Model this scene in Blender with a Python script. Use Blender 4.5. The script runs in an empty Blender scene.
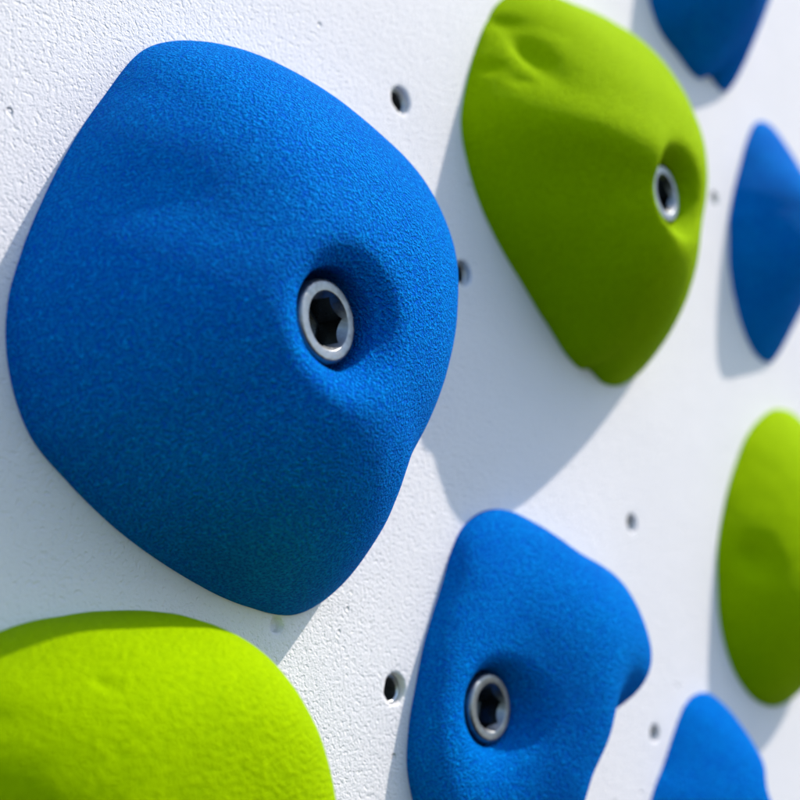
import bpy, math, random
import numpy as np

# ----------------------------------------------------------------------------
# camera, sky, sun, exposure
# world: the wall is the plane y = 0 facing -y, z is up, units are metres
# ----------------------------------------------------------------------------
scene = bpy.context.scene
COL = scene.collection
MM = 0.001

YAW, PITCH, HALF_TAN, CAM_DIST = math.radians(49), math.radians(12), 0.31, 195 * MM
cam_data = bpy.data.cameras.new('camera')
cam_data.sensor_width = 36.0
cam_data.lens = 18.0 / HALF_TAN
cam_data.clip_start = 0.005
cam_data.clip_end = 50.0
cam = bpy.data.objects.new('camera', cam_data)
COL.objects.link(cam)
cam.location = (0.0, -CAM_DIST, 0.0)
cam.rotation_euler = (math.pi / 2 + PITCH, 0.0, -YAW)
cam_data.dof.use_dof = True
cam_data.dof.focus_distance = 0.256
cam_data.dof.aperture_fstop = 12.0
scene.camera = cam

SUN = np.array([1.40, -1.0, 2.14])
SUN = SUN / np.linalg.norm(SUN)
world = bpy.data.worlds.new('World')
scene.world = world
world.use_nodes = True
wn = world.node_tree
sky = wn.nodes.new('ShaderNodeTexSky')
sky.sky_type = 'NISHITA'
sky.sun_disc = False
sky.dust_density = 1.2
sky.ozone_density = 2.2
sky.sun_elevation = math.asin(SUN[2])
sky.sun_rotation = math.atan2(SUN[0], SUN[1])
wn.links.new(sky.outputs[0], wn.nodes['Background'].inputs['Color'])
wn.nodes['Background'].inputs['Strength'].default_value = 0.15

sun_data = bpy.data.lights.new('sun', 'SUN')
sun_data.energy = 3.0
sun_data.angle = math.radians(0.53)
sun_data.color = (1.0, 0.88, 0.80)
sun = bpy.data.objects.new('sun', sun_data)
COL.objects.link(sun)
from mathutils import Vector
sun.rotation_euler = Vector(SUN).to_track_quat('Z', 'Y').to_euler()
sun.location = Vector(SUN) * 3

scene.view_settings.view_transform = 'Standard'
scene.view_settings.look = 'None'
scene.view_settings.exposure = 0.70
scene.view_settings.gamma = 1.0
scene.view_settings.use_curve_mapping = False
scene.cycles.max_bounces = 5
scene.cycles.diffuse_bounces = 3
scene.cycles.glossy_bounces = 3

# ----------------------------------------------------------------------------
# helpers
# ----------------------------------------------------------------------------
def link_mesh(name, verts, faces, material, parent=None, smooth=True):
    me = bpy.data.meshes.new(name)
    verts = np.asarray(verts, dtype=np.float32)
    if isinstance(faces, np.ndarray):
        me.vertices.add(len(verts))
        me.vertices.foreach_set('co', verts.ravel())
        k = faces.shape[1]
        me.loops.add(faces.size)
        me.loops.foreach_set('vertex_index', faces.astype(np.int32).ravel())
        me.polygons.add(len(faces))
        me.polygons.foreach_set('loop_start', np.arange(0, faces.size, k, dtype=np.int32))
        me.polygons.foreach_set('loop_total', np.full(len(faces), k, dtype=np.int32))
        me.update(calc_edges=True)
        me.validate()
    else:
        me.from_pydata([tuple(v) for v in verts], [], faces)
        me.update()
    me.polygons.foreach_set('use_smooth', np.full(len(me.polygons), smooth, dtype=bool))
    me.materials.append(material)
    ob = bpy.data.objects.new(name, me)
    COL.objects.link(ob)
    if parent is not None:
        ob.parent = parent
    return ob


def ring_faces(nrings, nseg, start=0, flip=False):
    i = np.arange(nrings - 1)[:, None] * nseg
    j = np.arange(nseg)[None]
    a = (i + j).ravel()
    b = (i + (j + 1) % nseg).ravel()
    f = np.stack([a, a + nseg, b + nseg, b], 1) + start
    return f[:, ::-1] if flip else f


def interp(R, phi):
    R = np.asarray(R, float)
    n = len(R)
    t = (np.asarray(phi) % (2 * np.pi)) / (2 * np.pi) * n
    i = np.floor(t).astype(int)
    s = t - i
    p0, p1, p2, p3 = [R[(i + k) % n] for k in (-1, 0, 1, 2)]
    return .5 * ((2 * p1) + (-p0 + p2) * s + (2 * p0 - 5 * p1 + 4 * p2 - p3) * s ** 2
                 + (-p0 + 3 * p1 - 3 * p2 + p3) * s ** 3)


class Mat:
    """small node-tree helper"""
    def __init__(self, name):
        self.m = bpy.data.materials.new(name)
        self.m.use_nodes = True
        self.t = self.m.node_tree
        self.b = self.t.nodes['Principled BSDF']
        self.out = self.t.nodes['Material Output']
        self.co = self.t.nodes.new('ShaderNodeTexCoord').outputs['Object']

    def set(self, **kw):
        for k, v in kw.items():
            self.b.inputs[k.replace('_', ' ')].default_value = v

    def link(self, a, b):
        self.t.links.new(a, b)

    def noise(self, scale, detail=2.0, rough=.5, dist=0.0, co=None):
        n = self.t.nodes.new('ShaderNodeTexNoise')
        n.inputs['Scale'].default_value = scale
        n.inputs['Detail'].default_value = detail
        n.inputs['Roughness'].default_value = rough
        n.inputs['Distortion'].default_value = dist
        self.link(co or self.co, n.inputs['Vector'])
        return n.outputs['Fac']

    def voronoi(self, scale, feature='F1', co=None, rnd=1.0):
        n = self.t.nodes.new('ShaderNodeTexVoronoi')
        n.feature = feature
        n.inputs['Scale'].default_value = scale
        n.inputs['Randomness'].default_value = rnd
        self.link(co or self.co, n.inputs['Vector'])
        return n.outputs['Distance']

    def map(self, v, a, b, c=0.0, d=1.0, smooth=False):
        n = self.t.nodes.new('ShaderNodeMapRange')
        n.interpolation_type = 'SMOOTHSTEP' if smooth else 'LINEAR'
        for i, x in enumerate((a, b, c, d)):
            n.inputs[i + 1].default_value = x
        self.link(v, n.inputs[0])
        return n.outputs[0]

    def math(self, op, a, b=None):
        n = self.t.nodes.new('ShaderNodeMath')
        n.operation = op
        for i, x in enumerate((a, b)):
            if x is None:
                continue
            if isinstance(x, (int, float)):
                n.inputs[i].default_value = x
            else:
                self.link(x, n.inputs[i])
        return n.outputs[0]

    def mix(self, fac, c1, c2):
        n = self.t.nodes.new('ShaderNodeMix')
        n.data_type = 'RGBA'
        n.inputs[6].default_value = (*c1, 1)
        n.inputs[7].default_value = (*c2, 1)
        self.link(fac, n.inputs[0])
        return n.outputs[2]

    def bump(self, h, dist, strength=1.0, prev=None):
        n = self.t.nodes.new('ShaderNodeBump')
        n.inputs['Strength'].default_value = strength
        n.inputs['Distance'].default_value = dist
        self.link(h, n.inputs['Height'])
        if prev is not None:
            self.link(prev, n.inputs['Normal'])
        return n.outputs['Normal']

    def displace(self, h, scale, mid=0.5):
        n = self.t.nodes.new('ShaderNodeDisplacement')
        n.inputs['Scale'].default_value = scale
        n.inputs['Midlevel'].default_value = mid
        self.link(h, n.inputs['Height'])
        self.link(n.outputs[0], self.out.inputs['Displacement'])
        self.m.displacement_method = 'DISPLACEMENT'


# ----------------------------------------------------------------------------
# materials
# ----------------------------------------------------------------------------
def resin(name, dark, light, spec, grain, worm, size, und):
    """cast polyurethane climbing-hold skin: matt, gritty like sandpaper"""
    k = Mat(name)
    k.set(Roughness=0.75, IOR=1.45)
    k.b.inputs['Specular IOR Level'].default_value = 0.02
    k.b.inputs['Specular Tint'].default_value = (*spec, 1)
    tone = k.noise(38.0, 2.0, .6)
    fine = k.noise(size, 2.0, .65)
    # colour follows the grit noise that drives the bump: hollows darker, grains lighter
    mottle = k.math('ADD', k.math('MULTIPLY', tone, .14), k.math('MULTIPLY', fine, .86))
    k.link(k.mix(k.map(mottle, .35, .65), dark, light), k.b.inputs['Base Color'])
    patch = k.map(tone, .40, .62, .2, 1.0, smooth=True)            # where the skin is coarser
    worms = k.map(k.noise(680.0, 1.0, .5, 1.0), .36, .64)
    grit = k.map(fine, .36, .68)
    h = k.math('ADD', k.math('MULTIPLY', grit, grain), k.math('MULTIPLY', k.math('MULTIPLY', worms, patch), worm))
    k.link(k.bump(h, 0.001), k.b.inputs['Normal'])
    k.displace(k.noise(110.0, 1.0), und)
    return k.m


BLUE = resin('blue_resin', (0.0, 0.115, 0.68), (0.0, 0.345, 1.0), (.05, .65, 1.0), 0.95, 0.2, 1600.0, 0.0002)
GREEN = resin('green_resin', (0.235, 0.405, 0.0), (0.345, 0.545, 0.0), (.9, 1.0, .1), 0.26, 0.10, 1400.0, 0.0004)


def wall_paint():
    k = Mat('white_textured_paint')
    k.set(Roughness=0.75)
    k.b.inputs['Specular IOR Level'].default_value = 0.2
    tone = k.noise(25.0, 3.0, .6)
    k.link(k.mix(k.map(tone, .3, .7), (0.79, 0.80, 0.80), (0.755, 0.768, 0.77)), k.b.inputs['Base Color'])
    sand = k.noise(1350.0, 2.0, .6, .2)
    dash = k.map(k.noise(950.0, 1.0, .5), .30, .46, 0, 1, True)      # small open pits in the plaster
    peel = k.noise(230.0, 1.0, .5)
    vo = k.voronoi(95.0)
    big = k.map(vo, .04, .085, 0, 1, True)
    h = k.math('ADD', k.math('MULTIPLY', sand, .26), k.math('MULTIPLY', peel, .10))
    h = k.math('ADD', h, k.math('MULTIPLY', dash, .10))
    h = k.math('ADD', h, k.math('MULTIPLY', big, .5))
    k.link(k.bump(h, 0.001), k.b.inputs['Normal'])
    return k.m


WALL = wall_paint()


def steel(name, base, rough, scratch):
    k = Mat(name)
    k.set(Metallic=1.0)
    s = k.noise(900.0, 3.0, .6)
    k.link(k.map(s, .3, .7, rough * .8, rough * 1.3), k.b.inputs['Roughness'])
    k.link(k.mix(k.map(k.noise(400.0, 3.0), .35, .7), base, tuple(c * .8 for c in base)), k.b.inputs['Base Color'])
    k.link(k.bump(s, scratch), k.b.inputs['Normal'])
    return k.m


ZINC = steel('zinc_plated_steel', (0.27, 0.30, 0.315), 0.40, 0.00008)
SOCKET = steel('dark_socket_steel', (0.14, 0.16, 0.17), 0.3, 0.00005)
INSERT = steel('threaded_steel', (0.5, 0.54, 0.55), 0.35, 0.00005)

# ----------------------------------------------------------------------------
# the wall: one painted sheet with bored holes
# ----------------------------------------------------------------------------
# hole centres on the wall in mm: (x, z, mouth radius, depth, has threaded insert)
HOLES = [(224.7, 139.3, 3.6, 1), (248.9, 100.3, 3.4, 1), (222.6, -3.2, 3.6, 1), (327.3, 43.1, 2.7, 1),
         (335.6, -16.5, 2.5, 1), (390.4, 161.2, 2.4, 1), (185.9, 9.9, 1.6, 0)]


def axis(lo, fine_lo, fine_hi, hi, step):
    a = list(np.arange(fine_lo, fine_hi + .001, step))
    d, x = step, fine_lo
    left = []
    while x > lo:
        d *= 1.5
        x -= d
        left.append(x)
    d, x = step, fine_hi
    right = []
    while x < hi:
        d *= 1.5
        x += d
        right.append(x)
    return np.array(left[::-1] + a + right)


def build_wall():
    gx = axis(-900, 90, 490, 1700, 2.0)
    gz = axis(-900, -70, 300, 1100, 2.0)
    nx, nz = len(gx), len(gz)
    X, Z = np.meshgrid(gx, gz, indexing='ij')
    V = [np.stack([X, 0 * X, Z], -1).reshape(-1, 3)]
    count = nx * nz
    idx = np.arange(count).reshape(nx, nz)
    keep = np.ones((nx - 1, nz - 1), bool)
    extra = []
    for (hx, hz, r, ins) in HOLES:
        half = 6.0
        i0 = np.searchsorted(gx, hx - half); i1 = np.searchsorted(gx, hx + half)
        j0 = np.searchsorted(gz, hz - half); j1 = np.searchsorted(gz, hz + half)
        keep[i0:i1, j0:j1] = False
        b = [idx[i, j0] for i in range(i0, i1)] + [idx[i1, j] for j in range(j0, j1)] \
            + [idx[i, j1] for i in range(i1, i0, -1)] + [idx[i0, j] for j in range(j1, j0, -1)]
        sub = 4                                            # refine: 4 points per boundary edge from the first ring in
        P = V[0][b][:, [0, 2]]
        n = len(b)
        Pf = np.concatenate([P + (np.roll(P, -1, 0) - P) * (s / sub) for s in range(sub)], 1).reshape(n * sub, 2)
        ang = np.arctan2(Pf[:, 1] - hz, Pf[:, 0] - hx)
        circ = np.stack([np.cos(ang), np.sin(ang)], 1)
        if ins:
            prof = [(1.25, 0.0), (1.12, 0.02), (1.04, 0.10), (1.0, 0.25), (.965, .55), (.95, 1.0), (.945, 2.0), (.94, 3.2), (.94, 6.0), (.94, 17.0)]
        else:
            prof = [(1.5, 0.0), (1.2, 0.1), (1.0, .5), (.9, 1.1), (.8, 1.6), (.4, 1.8), (.03, 1.9)]
        rings = [Pf * .5 + .5 * (np.array([hx, hz]) + circ * r * prof[0][0])]
        depth = [0.0]
        for (k, d) in prof:
            wob = 1 + .035 * np.sin(ang * 3 + hx) * (k > 1.0) + .02 * np.sin(ang * 7 + hz) * (k > .97)
            rings.append(np.array([hx, hz]) + circ * (r * k * wob)[:, None])
            depth.append(d)
        m = len(ang)
        V.append(np.concatenate([np.stack([q[:, 0], np.full(m, d), q[:, 1]], 1) for q, d in zip(rings, depth)]))
        f = ring_faces(len(rings), m, count)
        extra += [tuple(x) for x in f]
        # stitch the square border (n points) to the refined first ring (n*sub points)
        for e in range(n):
            a, c = b[e], b[(e + 1) % n]
            ring = [count + (e * sub + s) % m for s in range(sub + 1)]
            for s in range(sub):
                if s < sub // 2:
                    extra.append((a, ring[s], ring[s + 1]))
                else:
                    extra.append((c, ring[s], ring[s + 1]))
            extra.append((a, ring[sub // 2], c))
        count += m * len(rings)
    q = np.stack([idx[:-1, :-1], idx[1:, :-1], idx[1:, 1:], idx[:-1, 1:]], -1)[keep]
    faces = [tuple(x) for x in q] + extra
    # edges of the board and its back, 22 mm behind the face
    x0, x1, z0, z1 = gx[0], gx[-1], gz[0], gz[-1]
    back = np.array([[x0, 22, z0], [x1, 22, z0], [x1, 22, z1], [x0, 22, z1]])
    V.append(back)
    c = count
    faces.append((c, c + 3, c + 2, c + 1))
    faces.append(tuple([idx[i, 0] for i in range(nx)][::-1] + [c, c + 1]))
    faces.append(tuple([idx[i, nz - 1] for i in range(nx)] + [c + 2, c + 3]))
    faces.append(tuple([idx[0, j] for j in range(nz)] + [c + 3, c]))
    faces.append(tuple([idx[nx - 1, j] for j in range(nz)][::-1] + [c + 1, c + 2]))
    V = np.concatenate(V) * MM
    ob = link_mesh('wall', V, faces, WALL)
    ob['kind'] = 'structure'
    ob['label'] = 'white textured climbing wall panel with small bored holes'
    # lay the normals right
    import bmesh
    bm = bmesh.new()
    bm.from_mesh(ob.data)
    bmesh.ops.recalc_face_normals(bm, faces=bm.faces)
    bm.to_mesh(ob.data)
    bm.free()
    return ob


wall = build_wall()


def build_insert(hx, hz, r):
    n, rings = 40, []
    ri = r * .70
    prof = [(r * .935, 1.75), (r * .92, 1.6), (ri + .45, 1.6), (ri + .1, 1.85)]
    d = 2.05
    while d < 14:
        prof += [(ri, d), (ri + .3, d + .45)]
        d += .9
    prof += [(ri, d), (ri * .5, d + .4), (.05, d + .5)]
    a = np.arange(n) * 2 * np.pi / n
    V = np.concatenate([np.stack([k * np.cos(a), np.full(n, dd), k * np.sin(a)], 1) for k, dd in prof]) * MM
    ob = link_mesh('threaded_insert', V, ring_faces(len(prof), n), INSERT, wall)
    ob.location = (hx * MM, 0, hz * MM)
    return ob


for (hx, hz, r, ins) in HOLES:
    if ins:
        build_insert(hx, hz, r)

# ----------------------------------------------------------------------------
# climbing holds
# c: foot of the polar centre on the wall (mm), hc: height (mm), R: base outline every 15 degrees,
# p, q: how full the flank is in eight directions, G: bumps and hollows (height, x, z, sx, sz, angle)
# ----------------------------------------------------------------------------
SHAPE = {
    'b1': dict(c=(163.67, 63.39), hc=41.49, q=0.72,
        R=[59.87, 68.13, 77.04, 76.88, 71.13, 68.59, 66.67, 62.29, 52.94, 47.19, 44.16, 43.48, 44.36, 44.81, 44.41, 42.24, 41.74, 42.85, 46.05, 51.78, 58.6, 57.84, 51.8, 54.35],
        p=[2.191, 2.247, 1.978, 1.902, 1.5, 1.349, 1.811, 1.914],
        G=[(2.2, 1.2, -27.2, 11, 20, 4)]),
    'g1': dict(c=(296.96, 127.62), hc=37.99, q=0.8,
        R=[54.55, 61.74, 71.52, 80.69, 82.85, 74.78, 69.33, 67.66, 63.21, 56.98, 52.84, 50.0, 44.43, 39.22, 35.17, 33.03, 33.29, 35.71, 41.13, 46.45, 51.28, 53.18, 51.61, 51.2],
        p=[1.331, 1.62, 1.53, 1.488, 1.15, 1.5, 1.909, 1.562],
        G=[(4.2, -32.4, 12.2, 18, 6.5, -18), (3, -10.5, -24.6, 6, 12, 8)]),
    'b2': dict(c=(247.43, -7.67), hc=9.67, q=0.4,
        R=[54.39, 67.96, 66.81, 56.72, 53.07, 50.16, 42.67, 30.1, 23.92, 20.77, 18.98, 18.43, 19.29, 21.14, 24.04, 27.11, 31.38, 36.28, 41.17, 44.66, 44.37, 40.26, 35.87, 39.93],
        p=[3.042, 3.031, 2.495, 3.0, 4.0, 4.0, 4.002, 3.987],
        G=[(14, 43.7, 18.6, 23, 21, 25), (9, 25, -18, 13.5, 24, 0), (-12, 47, -12, 5.5, 11, 25), (12, 64, -3, 9, 13, 0), (-2.2, 9, 3, 11, 12, 0)]),
    'g2': dict(c=(141.9, -23.16), hc=39.83, q=0.5,
        R=[38.45, 36.77, 36.56, 36.43, 36.71, 35.62, 34.25, 34.2, 35.74, 38.07, 41.25, 43.37, 41.96, 37.78, 33.4, 30.27, 28.65, 28.0, 28.38, 30.26, 33.47, 36.78, 38.83, 39.32],
        p=[3.014, 2.936, 2.999, 3.0, 3.0, 3.001, 2.992, 3.034],
        G=[]),
    'b3': dict(c=(392.45, 249.13), hc=29.61, q=0.75,
        R=[31.22, 32.32, 32.82, 32.68, 32.26, 32.08, 32.35, 32.79, 32.18, 30.71, 30.48, 32.37, 36.77, 43.14, 49.68, 52.29, 48.98, 47.76, 44.08, 44.91, 38.5, 33.49, 30.76, 30.23],
        p=[1.391, 1.687, 1.736, 1.864, 1.793, 1.875, 1.106, 0.844],
        G=[]),
    'b4': dict(c=(427.88, 155.85), hc=24.68, q=0.8,
        R=[26.48, 30.59, 35.7, 41.35, 46.7, 50.42, 46.35, 37.05, 30.31, 27.09, 25.96, 25.88, 27.58, 29.37, 33.78, 38.5, 43.82, 47.56, 46.11, 37.63, 30.16, 25.24, 23.23, 23.83],
        p=[1.644, 0.938, 1.024, 1.674, 1.5, 1.539, 0.985, 1.315],
        G=[]),
    'g3': dict(c=(415.51, 38.1), hc=23.24, q=0.75,
        R=[36.88, 42.68, 50.31, 57.79, 61.97, 56.85, 49.08, 42.85, 37.79, 35.15, 34.11, 34.7, 36.67, 39.01, 42.97, 46.26, 48.32, 48.8, 48.49, 47.05, 42.24, 37.38, 34.25, 33.96],
        p=[1.618, 1.555, 1.82, 1.799, 1.8, 1.802, 1.781, 1.625],
        G=[]),
    'b5': dict(c=(362.84, -41.02), hc=23.39, q=0.75,
        R=[19.53, 17.11, 17.55, 21.44, 28.19, 35.12, 35.5, 33.65, 30.21, 28.26, 28.46, 31.14, 34.08, 35.26, 34.45, 32.17, 30.09, 29.48, 30.73, 33.23, 34.59, 32.58, 28.54, 23.75],
        p=[1.616, 1.236, 1.572, 1.602, 1.6, 1.59, 1.691, 1.729],
        G=[]),
}
# extra relief seen on single holds: same six numbers
RELIEF = {
    'b1': [(-3.6, -28.5, 20.0, 11, 8, -30)],
    'g1': [(-4.6, -33.0, 36.3, 6.5, 2.5, -84), (-1.2, -30.1, 46.4, 6, 4, -45), (-3.0, -36.1, 47.2, 4.5, 2.2, -10), (-2.0, -42.6, 30.2, 2.4, 1.8, 0), (-1.0, -38.2, 25.4, 1.6, 1.6, 0), (-0.9, 6.0, -44.6, 2, 2, 0)],
    'b2': [],
    'g2': [(-1.0, -20.1, 21.5, 1.0, 0.8, 0), (-1.5, -28.0, 28.2, 7, 3, -20), (-0.8, -33.4, 16.9, 1.2, 1, 0)],
    'b3': [],
    'b4': [(-5, -34.8, -30.5, 9, 13, 0)],
    'g3': [(-4.2, -30.4, -1.7, 3.2, 4.5, 0)],
    'b5': [(-3, 3.6, 7.5, 4, 4, 0)],
}
# narrow notches in the outline: (angle deg, depth fraction, width deg)
NOTCH = {'g1': [(283, .05, 3.5)], 'b3': [(268, .05, 4)]}
# bolt: head top height mm, bore radius, lip slope toward each of 8 directions, head scale
BOLT = {
    'b1': dict(top=35.5, lip=2.4, bore=9.9, slope=[1.5, 1.7, 1.6, 1.3, 1.0, .9, .9, 1.2], scale=1.0, turn=12, tilt=(0, 4)),
    'g1': dict(top=32.5, lip=-.8, bore=9.0, slope=[1.3, 1.5, 1.6, 2.5, 4.0, 3.0, 1.6, 1.2], scale=1.0, turn=20, tilt=(0, 3)),
    'b2': dict(top=8.2, lip=.3, bore=9.0, slope=[3.0, 3.2, 3.0, 2.2, 1.6, 1.2, 1.2, 2.2], soft=3.2, scale=1.0, turn=15, tilt=(0, 0)),
}


def smoothed(R):
    S = np.asarray(R, float)
    for _ in range(6):
        S = (np.roll(S, 1) + 2 * S + np.roll(S, -1)) / 4
    return S


def hold_body(key, material, parent, nseg, nring):
    D = SHAPE[key]
    phi = np.arange(nseg) * 2 * np.pi / nseg
    Rr = interp(D['R'], phi)
    notch = np.zeros(nseg)
    for (a, dep, wdt) in NOTCH.get(key, []):
        da = (np.degrees(phi) - a + 180) % 360 - 180
        notch = notch + dep * np.exp(-(da / wdt) ** 2 / 2)
    Rs = interp(smoothed(D['R']), phi)
    B = BOLT.get(key)
    t = np.linspace(0, 1, nring)[:, None]
    rho = 1 - (1 - t) ** 1.7
    if B:
        r0 = B['bore'] / Rr[None]
        rho = r0 + (1 - r0) * rho
        Re = Rr + (Rs - Rr) * (1 - rho ** 2)
        Re = Re * 1.0
        rad = rho * Re
        rad = rad - (rad[0:1] - B['bore']) * (1 - t) ** 2      # first ring exactly on the bore
    else:
        rho = rho + 0 * Rr[None]
        rad = rho * (Rs + (Rr - Rs) * rho ** 2)
    rad = rad * (1 - notch * rho ** 10)
    X, Z = rad * np.cos(phi), rad * np.sin(phi)
    pp = np.maximum(interp(D['p'], phi), .9)[None]
    e = .18
    rs = (np.sqrt(rho * rho + e * e) - e) / (math.sqrt(1 + e * e) - e)
    h = D['hc'] * np.maximum(1 - np.minimum(rs, 1) ** pp, 0) ** D['q']
    ed = np.sqrt(np.maximum(1 - rho ** 8, 0))
    for (a, gx, gz, s1, s2, an) in list(D['G']) + RELIEF.get(key, []):
        c, s = math.cos(math.radians(an)), math.sin(math.radians(an))
        U = (X - gx) * c + (Z - gz) * s
        W = -(X - gx) * s + (Z - gz) * c
        h = h + a * np.exp(-(U / s1) ** 2 / 2 - (W / s2) ** 2 / 2) * ed
    h = np.maximum(h, 0)
    if B:
        k = interp(B['slope'], phi)[None]
        over = rad - B['bore']
        bowl = B['top'] + B['lip'] + k * over + .03 * over ** 2
        w = B.get('soft', 2.8)
        d = np.clip((h - bowl) / w, -30, 30)
        h = np.where(ed > .05, h - w * np.log1p(np.exp(d)) * (ed > .05), h)
        h = np.maximum(h, 0)
    h[-1] = -0.6
    rings_x, rings_z, rings_h = [X], [Z], [h]
    if B:                                                        # bore wall and seat under the head
        bx, bz, bh = [], [], []
        c, s = np.cos(phi), np.sin(phi)
        for rr, hh in ((.3, B['top'] - 11), (B['bore'] * .6, B['top'] - 11), (B['bore'] - .5, B['top'] - 11), (B['bore'] - .35, B['top'] - 10.4)):
            bx.append(rr * c); bz.append(rr * s); bh.append(np.full(nseg, max(hh, .5)))
        for u in np.linspace(.0, 1, 9)[1:-1]:
            rr = B['bore'] - .35 + .35 * u ** 6
            bx.append(rr * c); bz.append(rr * s); bh.append(max(B['top'] - 10.4, .6) * (1 - u) + h[0] * u)
        rings_x = [np.array(bx)] + rings_x
        rings_z = [np.array(bz)] + rings_z
        rings_h = [np.array(bh)] + rings_h
    X = np.concatenate(rings_x); Z = np.concatenate(rings_z); h = np.concatenate(rings_h)
    V = np.stack([X, -h, Z], -1).reshape(-1, 3) * MM
    return link_mesh('body', V, ring_faces(X.shape[0], nseg, flip=False), material, parent)


def bolt_mesh():
    """socket cap screw, head top at y = 0 facing -y, mm"""
    n = 144
    a = np.arange(n) * 2 * np.pi / n
    prof = [(7.6, 10.0), (8.0, 9.6), (8.0, 4.0), (8.0, 1.2), (7.94, .75), (7.76, .36), (7.5, .1), (7.25, 0.0), (7.0, 0.0), (5.75, 0.0), (5.6, .04), (5.5, .15)]
    V = [np.stack([k * np.cos(a), np.full(n, d), k * np.sin(a)], 1) for k, d in prof]
    hexr = 4.3 / np.cos((a + np.pi / 6) % (np.pi / 3) - np.pi / 6)      # hexagon, 8.6 mm across flats
    lip = .15 + (5.5 - hexr) / .8                                       # cone chamfer meets the hexagon in scallops
    edge = np.stack([hexr * np.cos(a), lip, hexr * np.sin(a)], 1)
    V = np.concatenate(V + [edge])
    F = ring_faces(len(prof) + 1, n)
    S = [edge] + [np.stack([hexr * k * np.cos(a), np.full(n, d), hexr * k * np.sin(a)], 1)
                  for k, d in ((1, 2.4), (1, 5.0), (1, 6.6), (.96, 6.9), (.4, 7.8), (.02, 8.2))]
    rr = S
    S = np.concatenate(S)
    return V * MM, F, S * MM, ring_faces(len(rr), n)


BV, BF, SV, SF = bolt_mesh()


def hold(key, material, label, group, nseg, nring):
    D = SHAPE[key]
    root = bpy.data.objects.new('climbing_hold', None)
    COL.objects.link(root)
    root.empty_display_size = .02
    root.location = (D['c'][0] * MM, 0, D['c'][1] * MM)
    root['label'] = label
    root['category'] = 'climbing hold'
    root['group'] = group
    hold_body(key, material, root, nseg, nring)
    B = BOLT.get(key)
    if B:
        bolt = link_mesh('bolt', BV, BF, ZINC, root)
        sock = link_mesh('hex_socket', SV, SF, SOCKET, bolt)
        sock.data.polygons.foreach_set('use_smooth', np.zeros(len(sock.data.polygons), bool))
        bolt.location = (0, -B['top'] * MM, 0)
        bolt.scale = (B['scale'],) * 3
        bolt.rotation_mode = 'YXZ'
        bolt.rotation_euler = (math.radians(B['tilt'][0]), math.radians(B['turn']), math.radians(B['tilt'][1]))
    return root


BG, GG = 'blue climbing holds bolted to the white wall', 'green climbing holds bolted to the white wall'
hold('b1', BLUE, 'largest blue climbing hold, sharp in focus, with a silver hex bolt', BG, 960, 360)
hold('g1', GREEN, 'lime green climbing hold with a silver bolt, right of the largest blue hold', GG, 640, 240)
hold('b2', BLUE, 'blue climbing hold with a silver bolt low on its left, below the bolted green hold', BG, 640, 240)
hold('g2', GREEN, 'smooth rounded lime green hold in the lower left corner under the largest blue hold', GG, 640, 240)
hold('b3', BLUE, 'dark shaded blue hold cut off by the top edge, above the narrow blue hold', BG, 320, 120)
hold('b4', BLUE, 'narrow pointed blue hold at the right edge, above the oval green hold', BG, 320, 120)
hold('g3', GREEN, 'blurred oval green hold at the right edge with a small dimple', GG, 320, 120)
hold('b5', BLUE, 'blurred blue hold rising from the bottom edge, below the oval green hold', BG, 320, 120)
